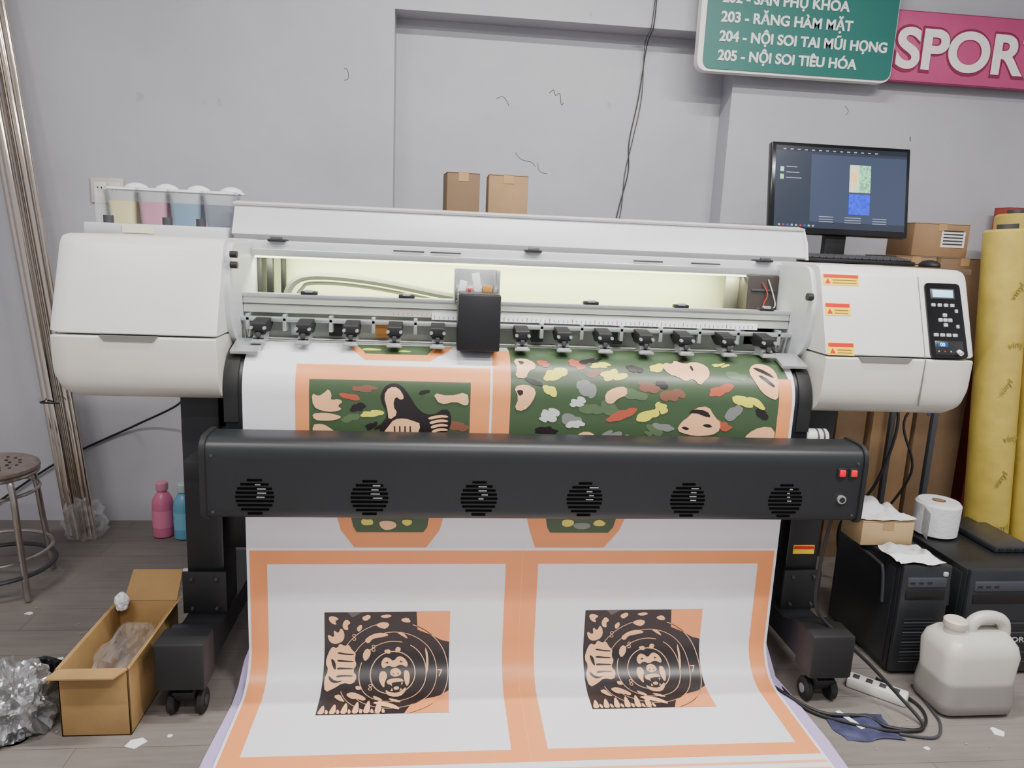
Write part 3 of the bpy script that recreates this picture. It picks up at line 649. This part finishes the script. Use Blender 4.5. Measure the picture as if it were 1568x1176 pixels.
# ---------------------------------------------------------------- cartons
def carton(nm,x0,x1,y0,y1,z0,z1,m=CARD,rz=0,tape=True,label=False):
    e=E(nm,((x0+x1)/2,(y0+y1)/2,z0));c=((x0+x1)/2,(y0+y1)/2,z0)
    M=RM(c,(0,0,rz))
    box("box_body",x0,x1,y0,y1,z0,z1,m,e,.003,M=M)
    xm=(x0+x1)/2
    box("top_flap_l",x0,xm-.001,y0-.001,y1+.001,z1,z1+.003,m,e,.001,M=M);box("top_flap_r",xm+.001,x1,y0-.001,y1+.001,z1,z1+.003,m,e,.001,M=M)
    if tape: 
        box("tape_top",xm-.02,xm+.02,y0-.0015,y1,z1+.002,z1+.004,TAPE,e,0,M=M);box("tape_front",xm-.02,xm+.02,y0-.0015,y0,z1-.03,z1+.003,TAPE,e,0,M=M)
    if label:
        box("label",x0+(x1-x0)*.5,x1-.02,y0-.002,y0,z0+(z1-z0)*.3,z1-.03,mat("label_white",(225,225,225),.5),e,0,M=M)
        for k in range(5): box("label_line",x0+(x1-x0)*.53,x1-.03,y0-.003,y0-.001,z0+(z1-z0)*.38+k*.014,z0+(z1-z0)*.38+k*.014+.006,GREYD,e,0,M=M)
    return e
carton("tall_roll_carton",.015,.145,2.98,3.12,0,1.655,CARD2,6)
carton("tall_roll_carton",.185,.340,2.95,3.11,0,1.652,CARD)
carton("tall_roll_carton",1.82,1.96,3.08,3.22,0,1.05,CARD2)
carton("tall_roll_carton",1.98,2.17,3.06,3.30,0,1.41,CARD)
tc5=carton("tall_roll_carton",2.19,2.42,3.06,3.28,0,1.41,CARD2)
carton("parcel_box",2.06,2.32,3.08,3.27,1.415,1.555,CARD,0,label=True)
carton("tall_roll_carton",1.62,1.80,3.10,3.26,0,.98,CARD2)
t=text("carton_print","VINYL",0,0,0,.3,.05,mat("print_blue",(60,80,150),.6),tc5,.02)
t.matrix_parent_inverse=Matrix.Identity(4)
t.matrix_basis=Matrix.Translation(-Vector(tc5.location))@Matrix.Translation((2.24,3.056,.95))@Matrix.Rotation(math.radians(90),4,'Y')@Matrix.Rotation(math.radians(90),4,'X')@Matrix.Diagonal((.09,.09,.01,1))
YR=mat("yellow_vinyl_wrap",(190,168,80),.38,noise=.12,ns=10,bump=.5,bs=9)
def roll(nm,x,y,x2,y2,r,h,txt=True,ph=0):
    e=E(nm,(x,y,0))
    p0=Vector((x,y,.0));p1=Vector((x2,y2,h))
    cyl("wrapped_roll",p0,p1,r,YR,e,n=40,bev=.01)
    d=(p1-p0).normalized()
    cyl("roll_core",p1-d*.01,p1+d*.02,r*.45,mat("plastic_plug",(60,60,60),.5),e)
    if txt:
        for k in range(7):
            z=.25+ph+k*.2
            if z>h-.1:break
            c=p0+(p1-p0)*(z/h)
            tk=text("wrap_logo","vinyl",0,0,0,.1,.05,mat("wrap_print",(132,118,50),.5),e,.0)
            tk.matrix_parent_inverse=Matrix.Translation(-Vector(e.location))
            tk.matrix_basis=Matrix.Translation((c.x-.04+.01*(k%3),c.y-r-.002,c.z))@Matrix.Rotation(math.radians(90),4,'X')@Matrix.Rotation(math.radians(60 if k%2 else 10),4,'Z')@Matrix.Diagonal((.042,.042,.002,1))
    return e
roll("yellow_vinyl_roll",2.475,2.86,2.35,2.90,.088,1.54)
roll("yellow_vinyl_roll",2.66,2.82,2.545,2.90,.088,1.56,ph=.08)
roll("yellow_vinyl_roll",2.66,3.10,2.60,3.17,.085,1.62,False)
carton("small_red_box",2.70,2.82,3.34,3.44,0,1.66,mat("red_carton",(150,60,50),.6),tape=False)
# ---------------------------------------------------------------- computer
DSK=E("computer_stand_table",(1.68,2.86,0))
box("table_top",1.30,2.06,2.69,3.03,1.345,1.37,mat("table_top_brown",(96,76,58),.5),DSK,.003)
for x in(1.35,2.03):
    for y in(2.73,3.0): box("table_leg",x-.011,x+.011,y-.011,y+.011,0,1.345,GREYD,DSK,.002)
tube("hanging_cable",[(1.7,2.95,1.34),(1.72,2.8,1.0),(1.86,2.72,.8),(1.80,2.70,.5),(1.70,2.75,.3),(1.75,2.8,.1)],.006,BLACKM,DSK)
tube("hanging_cable2",[(1.85,2.95,1.34),(1.95,2.72,.95),(1.88,2.70,.75),(1.93,2.68,.55),(1.85,2.75,.3)],.005,BLACKM,DSK)
MO=E("desktop_monitor",(1.61,2.93,1.37))
Mt=Matrix.Translation((1.617,2.90,1.483))@Matrix.Rotation(math.radians(-9.5),4,'X')
def mb(nm,x0,x1,y0,y1,z0,z1,m,b=.0): box(nm,x0,x1,y0,y1,z0,z1,m,MO,b,M=Mt)
mb("bezel",-.297,.297,0,.035,0,.365,BGLOSS,.006);mb("rear_shell",-.2,.2,.03,.06,.05,.30,BLACKM,.01)
mb("screen",-.280,.280,-.0015,.002,.024,.350,mat("screen_dark",(38,44,56),.25,emit=.6,noise=.03))
mb("screen_workspace",-.13,.280,-.002,.001,.05,.32,mat("screen_mid",(50,58,78),.25,emit=.6,noise=.02))
mb("screen_title",-.280,.280,-.0022,.001,.332,.350,mat("screen_title",(26,30,40),.25,emit=.6))
mb("image_panel",.035,.125,-.003,.001,.175,.285,mat("screen_pale",(190,198,166),.3,emit=.7))
mb("image_green",.075,.125,-.0035,.001,.175,.285,mat("screen_green",(120,180,140),.3,emit=.7,noise=.6,ns=90))
mb("image_tan",.04,.068,-.0035,.001,.215,.255,mat("screen_tan",(220,180,120),.3,emit=.7))
mb("image_blue",.035,.125,-.003,.001,.085,.168,mat("screen_blue",(30,56,200),.3,emit=.8,noise=.3,ns=80))
SG=mat("screen_text",(140,145,155),.3,emit=.5)
for k in range(3): mb("ui_row",-.235,-.17-.01*k,-.003,.001,.22+k*.022,.223+k*.022,SG)
for k in range(2): mb("ui_icon",-.26,-.245,-.003,.001,.215+k*.03,.235+k*.03,mat("screen_green",(120,180,140),.3))
for k in range(14): mb("ui_tool",-.25+k*.03,-.238+k*.03,-.003,.001,.334,.338,SG)
for r_ in range(3):
    for x0,x1 in((-.09,-.03),(.02,.09),(.14,.2)): mb("ui_status",x0,x1,-.003,.001,.050+r_*.010,.0525+r_*.010,SG)
for k in range(9): mb("taskbar_icon",-.262+k*.018,-.254+k*.018,-.003,.001,.029,.036,[SG,RED,mat("screen_blue",(30,56,200),.3),mat("screen_green",(120,180,140),.3)][k%4])
box("stand_neck",1.575,1.665,2.925,2.96,1.38,1.60,BLACKM,MO,.006);box("stand_base",1.50,1.74,2.86,3.01,1.371,1.385,BGLOSS,MO,.006)
KB=E("keyboard",(1.6,2.76,1.385))
MK=RM((1.6,2.70,1.372),(6,0,0))
box("keyboard_base",1.38,1.83,2.70,2.83,1.373,1.388,BLACKM,KB,.004,M=MK)
for r_ in range(5):
    for k in range(15): box("key",1.39+k*.0288,1.415+k*.0288,2.712+r_*.022,2.73+r_*.022,1.388,1.395,GREYD,KB,.002,seg=1,M=MK)
e=E("computer_mouse",(1.95,2.76,1.37));blobmesh("mouse_body",(1.93,2.76,1.378,1.372),(.032,.052,.022),BLACKM,e,amp=0,sub=3);
tube("mouse_cord",[(1.93,2.81,1.385),(1.95,2.9,1.378),(1.90,3.0,1.378)],.002,BLACKM,e,6)

def tower(nm,x0,x1,y0,y1,h):
    e=E(nm,((x0+x1)/2,(y0+y1)/2,0))
    box("case",x0,x1,y0+.012,y1,.012,h,mat("pc_black",(28,29,32),.45,noise=.1),e,.004)
    box("front_bezel",x0+.002,x1-.002,y0-.006,y0+.014,.012,h+.006,mat("pc_bezel",(36,38,42),.3),e,.012)
    box("side_panel",x0-.004,x0+.001,y0+.03,y1-.02,.03,h-.02,mat("pc_side",(32,34,37),.4),e,.002)
    for yy in(y0+.04,y1-.04):
        for xx in(x0+.025,x1-.025): cyl("foot",(xx,yy,0),(xx,yy,.014),.014,BLACKM,e)
    box("drive_bay",x0+.02,x1-.02,y0-.010,y0,h-.07,h-.035,mat("pc_bay",(60,62,70),.35),e,.003)
    box("drive_bay2",x0+.02,x1-.02,y0-.009,y0,h-.115,h-.08,mat("pc_bezel2",(18,18,20),.4),e,.003)
    for k in range(3): box("usb_port",x0+.03+k*.03,x0+.046+k*.03,y0-.0115,y0-.005,h-.056,h-.05,BLACKM,e,0)
    for k in range(14): box("front_grille",x0+.03,x1-.03,y0-.008,y0,.05+k*.012,.054+k*.012,GREYD if k%3==0 else BLACKM,e,.001)
    box("power_button",x1-.036,x1-.02,y0-.012,y0,h-.03,h-.015,BTN,e,.003)
    tube("side_handle",[(x0-.006,y1-.06,h-.03),(x0-.012,y0+.12,h-.03),(x0-.012,y0+.08,h-.05),(x0-.006,y0+.07,h-.16)],.006,GREYD,e)
    return e
tower("computer_tower",1.555,1.735,2.13,2.52,.395)
t2=tower("computer_tower",1.79,2.16,2.12,2.62,.385)
text("tower_logo","CORP",1.95,2.108,.13,.09,.018,mat("pc_logo",(170,172,176),.4),t2,.01)
e=E("network_switch",(2.05,2.4,.385));box("case",1.99,2.14,2.26,2.5,.386,.41,mat("grey_black",(44,46,50),.35),e,.006)
for k in range(4): box("port",2.005+k*.03,2.023+k*.03,2.258,2.262,.391,.402,BLACKM,e,0)
TP=mat("tissue_white",(222,222,224),.9,noise=.02,bump=.25,bs=60)
e=E("toilet_paper_roll",(1.885,2.44,.388))
lathe("roll",(1.885,2.44,.389),[(.022,.0),(.066,.0),(.076,.006),(.078,.118),(.070,.128),(.022,.128),(.022,.0)],TP,e,40)
lathe("core",(1.885,2.44,.389),[(.023,.129),(.020,.129),(.020,.05)],CARD,e,24)
bm=bmesh.new();vs=[]
for i in range(9):
    a=math.radians(200+i*3);r=.0785+.0005*i
    vs.append([bm.verts.new((1.885+math.cos(a)*r-i*.004,2.44+math.sin(a)*r-.004*i,.505-k*.02-.001*i)) for k in range(6)])
for i in range(8):
    for k in range(5): bm.faces.new((vs[i][k],vs[i+1][k],vs[i+1][k+1],vs[i][k+1]))
fin(bm,"loose_sheet",TP,e,True)
carton("small_parts_box",1.505,1.70,2.30,2.43,.398,.485,mat("carton_light",(190,160,118),.8,noise=.06))
def crumple(nm,cx,cy,z,sx,sy,h,m,seed,n=22):
    bm=bmesh.new();g=[]
    for i in range(n+1):
        row=[]
        for j in range(n+1):
            u=i/n-.5;v=j/n-.5
            fall=max(0,1-(2*max(abs(u),abs(v)))**4)
            hh=(abs(mn.noise(Vector((u*2.6+seed,v*2.6,seed))))*1.5+abs(mn.noise(Vector((u*6+seed,v*6,seed))))*.25)*h*(.35+.65*fall)
            e1=mn.noise(Vector((u*2,v*2,seed+9)))*.3;e2=mn.noise(Vector((u*2,v*2,seed+19)))*.3
            row.append(bm.verts.new((cx+(u+e1*.5)*sx,cy+(v+e2*.5)*sy,z+.002+hh)))
        g.append(row)
    for i in range(n):
        for j in range(n): bm.faces.new((g[i][j],g[i+1][j],g[i+1][j+1],g[i][j+1]))
    return fin(bm,nm,m,None,True,None,60)
crumple("crumpled_tissue",1.59,2.365,.490,.19,.14,.045,TP,2.3)
crumple("crumpled_tissue",1.63,2.20,.402,.15,.16,.03,TP,7.7)
# jerry can
JC=E("plastic_jerry_can",(1.69,1.97,0))
def jmat():
    m=D.materials.new("jerry_plastic");m.use_nodes=True;nt=m.node_tree;b=nt.nodes["Principled BSDF"]
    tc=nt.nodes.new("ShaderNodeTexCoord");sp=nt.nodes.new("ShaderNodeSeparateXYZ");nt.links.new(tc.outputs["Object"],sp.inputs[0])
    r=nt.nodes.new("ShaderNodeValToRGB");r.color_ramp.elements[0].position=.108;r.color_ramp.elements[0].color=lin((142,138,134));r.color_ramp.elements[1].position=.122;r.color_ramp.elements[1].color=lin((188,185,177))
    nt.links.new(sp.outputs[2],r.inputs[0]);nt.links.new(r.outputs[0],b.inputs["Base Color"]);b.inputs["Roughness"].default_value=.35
    b.inputs["Subsurface Weight"].default_value=.15;b.inputs["Subsurface Scale"].default_value=.01
    return m
JM=jmat()
def rr(x0,x1,y0,y1,z,r): return [(x,y,z) for x,y in rnd([(x0,y0),(x1,y0),(x1,y1),(x0,y1)],r,5)]
dx=.012
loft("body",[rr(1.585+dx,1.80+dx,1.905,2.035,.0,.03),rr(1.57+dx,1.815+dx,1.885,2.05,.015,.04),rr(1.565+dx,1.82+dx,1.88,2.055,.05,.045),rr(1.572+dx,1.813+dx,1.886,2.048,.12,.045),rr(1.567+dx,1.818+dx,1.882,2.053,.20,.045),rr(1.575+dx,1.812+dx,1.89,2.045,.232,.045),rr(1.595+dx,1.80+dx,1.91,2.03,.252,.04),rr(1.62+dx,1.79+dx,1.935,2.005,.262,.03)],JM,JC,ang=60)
lathe("neck",(1.64,1.965,.245),[(.030,0),(.030,.035)],JM,JC)
lathe("cap",(1.64,1.965,.272),[(.032,0),(.034,.004),(.034,.022),(.029,.027),(0,.027)],mat("cap_cream",(196,190,176),.5),JC)
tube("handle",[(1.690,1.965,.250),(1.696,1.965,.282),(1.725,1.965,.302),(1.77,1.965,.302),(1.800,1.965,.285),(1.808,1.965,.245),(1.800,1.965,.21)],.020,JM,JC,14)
e=E("power_strip",(1.45,2.1,0));M1=RM((1.45,2.02,0),(0,0,-42));box("strip_body",1.36,1.54,2.0,2.055,.0,.035,mat("strip_white",(205,203,198),.4),e,.008,M=M1)
for k in range(4): box("strip_socket",1.375+k*.04,1.395+k*.04,2.015,2.04,.034,.037,GREYD,e,.002,M=M1)
CB=E("power_cables",(1.4,1.95,0))
tube("thick_cable",[(1.205,2.00,.62),(1.20,2.02,.45),(1.215,2.03,.3),(1.29,1.99,.22),(1.38,1.97,.14),(1.46,1.93,.06),(1.50,1.86,.012),(1.46,1.83,.01),(1.38,1.85,.01),(1.34,1.90,.01),(1.20,1.93,.01),(1.10,2.1,.01)],.0055,BLACKM,CB)
tube("floor_cable",[(1.14,2.12,.008),(1.17,1.95,.008),(1.28,1.87,.008),(1.40,1.83,.008),(1.50,1.85,.008),(1.55,1.95,.008),(1.50,2.1,.008)],.0045,BLACKM,CB)
tube("grey_cable",[(1.60,2.06,.007),(1.58,1.93,.007),(1.56,1.86,.007),(1.50,1.80,.007),(1.40,1.82,.007)],.004,GREYD,CB)
# ---------------------------------------------------------------- left side
SP=E("steel_pipe_bundle",(-1.6,3.35,0))
for i,(bx,by,tx,ty,r) in enumerate([(-1.64,3.32,-1.965,3.43,.018),(-1.595,3.28,-1.935,3.41,.019),(-1.55,3.31,-1.885,3.44,.018),(-1.60,3.36,-1.915,3.465,.016),(-1.52,3.28,-1.84,3.42,.010)]):
    cyl("pipe",(bx,by,0.0),(tx,ty,2.75),r,STEEL,SP,n=24)
tube("tie_wire",[(-1.72,3.34,.62),(-1.70,3.27,.63),(-1.62,3.26,.63)],.004,BLACKM,SP,6)
blobmesh("plastic_wrapping",(-1.57,3.30,.08,.002),(.08,.06,.09),mat("wrap_film",(225,226,228),.15,alpha=.14,noise=.05),SP,amp=.8,freq=1.6,sub=4,seed=3,flat=True)
e=E("wall_power_lead",(-1.3,3.4,.4))
tube("lead",[(-.99,3.0,.85),(-1.05,3.1,.72),(-1.15,3.3,.62),(-1.40,3.47,.48),(-1.75,3.48,.30),(-2.1,3.48,.05)],.005,BLACKM,e)
def bottle(nm,x,y,c,capc):
    e=E(nm,(x,y,0));lathe("body",(x,y,0),[(.036,0),(.045,.006),(.046,.02),(.046,.155),(.042,.18),(.028,.205),(.021,.212),(.021,.225)],mat(nm+"_plastic",c,.35),e)
    lathe("cap",(x,y,.222),[(.025,0),(.026,.003),(.026,.034),(.022,.038),(0,.038)],mat(nm+"_cap",capc,.4),e)
    lathe("label",(x,y,.05),[(.0465,0),(.0465,.08)],mat(nm+"_label",tuple(min(255,v+20) for v in c),.5),e)
bottle("magenta_ink_bottle",-1.235,3.32,(205,110,145),(215,140,165));bottle("cyan_ink_bottle",-1.135,3.30,(100,160,185),(180,195,200))
ST=E("metal_stool",(-1.66,2.78,0))
SM=mat("stool_steel",(176,168,162),.25,metal=.9,noise=.15,ns=20)
cx,cy=-1.665,2.80
lathe("seat",(cx,cy,.475),[(.150,0),(.165,.0),(.170,.008),(.168,.018),(.155,.026),(.10,.022),(0,.020)],mat("stool_seat",(140,124,116),.35,metal=.5,noise=.2,ns=30),ST,40)
for k in range(3):
    for j in range(6+k*6):
        a=2*math.pi*j/(6+k*6);r=.035+k*.035
        cyl("seat_hole",(cx+math.cos(a)*r,cy+math.sin(a)*r,.496),(cx+math.cos(a)*r,cy+math.sin(a)*r,.499),.006,BLACKM,ST,n=8)
for k in range(4):
    a=math.radians(-35+90*k);ca,sa=math.cos(a),math.sin(a)
    tube("leg",[(cx+ca*.10,cy+sa*.10,.478),(cx+ca*.145,cy+sa*.145,.462),(cx+ca*.165,cy+sa*.165,.40),(cx+ca*.18,cy+sa*.18,.25),(cx+ca*.205,cy+sa*.205,.008)],.0115,SM,ST,10)
def ringt(nm,r,z,rr_,m): tube(nm,[(cx+math.cos(2*math.pi*k/24)*r,cy+math.sin(2*math.pi*k/24)*r,z) for k in range(25)],rr_,m,ST,8,res=2)
ringt("seat_rim_ring",.160,.468,.008,SM);ringt("foot_ring",.195,.10,.009,GREYD);ringt("foot_ring_upper",.188,.16,.007,SM);ringt("upper_ring",.160,.40,.007,SM)
OB=E("open_cardboard_box",(-.93,2.1,0))
x0,x1,y0,y1,h=-1.01,-.825,1.91,2.30,.205;t=.005
for nm,a in(("front",(x0,x1,y0,y0+t,0,h)),("back",(x0,x1,y1-t,y1,0,h)),("left",(x0,x0+t,y0,y1,0,h)),("right",(x1-t,x1,y0,y1,0,h)),("base",(x0,x1,y0,y1,0,t))):
    box(nm+"_wall",*a,CARDF if nm!="base" else CARDIN,OB,.001)
def flap(nm,a,b,off,w):
    a=Vector(a);b=Vector(b);o=Vector(off)
    bm=bmesh.new();n=(b-a).cross(o).normalized()*.004
    vs=[bm.verts.new(q) for q in(a,b,b+o-(b-a)*.03,a+o+(b-a)*.03,a+n,b+n,b+o-(b-a)*.03+n,a+o+(b-a)*.03+n)]
    for f in((0,1,2,3),(4,5,6,7),(0,1,5,4),(1,2,6,5),(2,3,7,6),(3,0,4,7)): bm.faces.new([vs[i] for i in f])
    fin(bm,nm,CARDF,OB)
flap("back_flap",(x0+.02,y1,h),(x1,y1,h),(.01,.05,.085),0)
flap("right_flap",(x1,y0,h),(x1,y1,h),(.035,.01,.05),0)
flap("left_flap",(x0,y0,h),(x0,y1,h),(-.03,.0,-.05),0)
flap("front_flap",(x0,y0,h),(x1,y0,h),(-.015,-.045,.0),0)
blobmesh("plastic_wrap",(-.92,2.12,.10,.01),(.065,.14,.08),FILM,OB,amp=.7,freq=1.4,sub=4,seed=5,flat=True)
blobmesh("scrap_paper",(-.985,2.27,.215,.19),(.020,.016,.03),PAPER,OB,amp=.5,freq=1.5,sub=3,seed=9,flat=True)
e=E("foil_plastic_bag",(-1.13,1.95,0));blobmesh("bag",(-1.155,1.96,.06,.002),(.085,.085,.11),FOIL,e,amp=.8,freq=1.6,sub=5,seed=4,flat=True)
blobmesh("bag_black",(-1.12,2.06,.10,.04),(.05,.03,.05),BGLOSS,e,amp=.5,freq=1.8,sub=3,seed=14,flat=True)
LT=E("floor_litter",(0,2,0))
def scrap(x,y,s,seed,m=PAPER):
    rg=random.Random(seed);pts=[]
    for i in range(5):
        a=2*math.pi*i/5+rg.uniform(-.3,.3);pts.append((x+math.cos(a)*s*rg.uniform(.5,1.2),y+math.sin(a)*s*rg.uniform(.5,1.2)))
    return ext("paper_scrap",pts,'z',.001,.003,m,LT,smooth=False)
for i,(x,y,s) in enumerate([(-.80,1.875,.028),(-1.2,2.3,.010),(-1.02,2.95,.025),(-1.45,2.6,.015),(1.45,1.76,.012),(1.72,1.82,.022),(-.72,1.9,.008)]): scrap(x,y,s,i)
ext("paper_strip",[(1.26,1.93),(1.275,1.935),(1.31,1.85),(1.295,1.845)],'z',.006,.008,PAPER,LT,smooth=False)
for i in range(22): scrap(random.uniform(-1.5,-.65),random.uniform(1.85,3.2),.005,100+i,mat("dust_grey",(145,140,135),.8))
for i in range(12): scrap(random.uniform(1.25,1.9),random.uniform(1.75,1.9),.004,200+i,mat("dust_grey",(145,140,135),.8))
crumple("ink_stained_rag",1.31,1.86,.0,.18,.12,.010,mat("rag_blue",(52,54,84),.7,noise=.4,ns=20),4.2)

# ---------------------------------------------------------------- camera
yaw=math.radians(6);pit=math.radians(11);rol=math.radians(2.5)
F=Vector((math.sin(yaw)*math.cos(pit),math.cos(yaw)*math.cos(pit),-math.sin(pit)))
R0=Vector((math.cos(yaw),-math.sin(yaw),0));U0=R0.cross(F)
R=R0*math.cos(rol)+U0*math.sin(rol);U=U0*math.cos(rol)-R0*math.sin(rol)
cd=D.cameras.new("camera");cd.sensor_width=36;cd.lens=36*1120/1568;cd.clip_start=.05
co=D.objects.new("camera",cd);COL.objects.link(co)
co.matrix_world=Matrix(((R.x,U.x,-F.x,0),(R.y,U.y,-F.y,0),(R.z,U.z,-F.z,1.4),(0,0,0,1)))
C.scene.camera=co
print("objs",len(D.objects),C.scene.view_settings.view_transform)
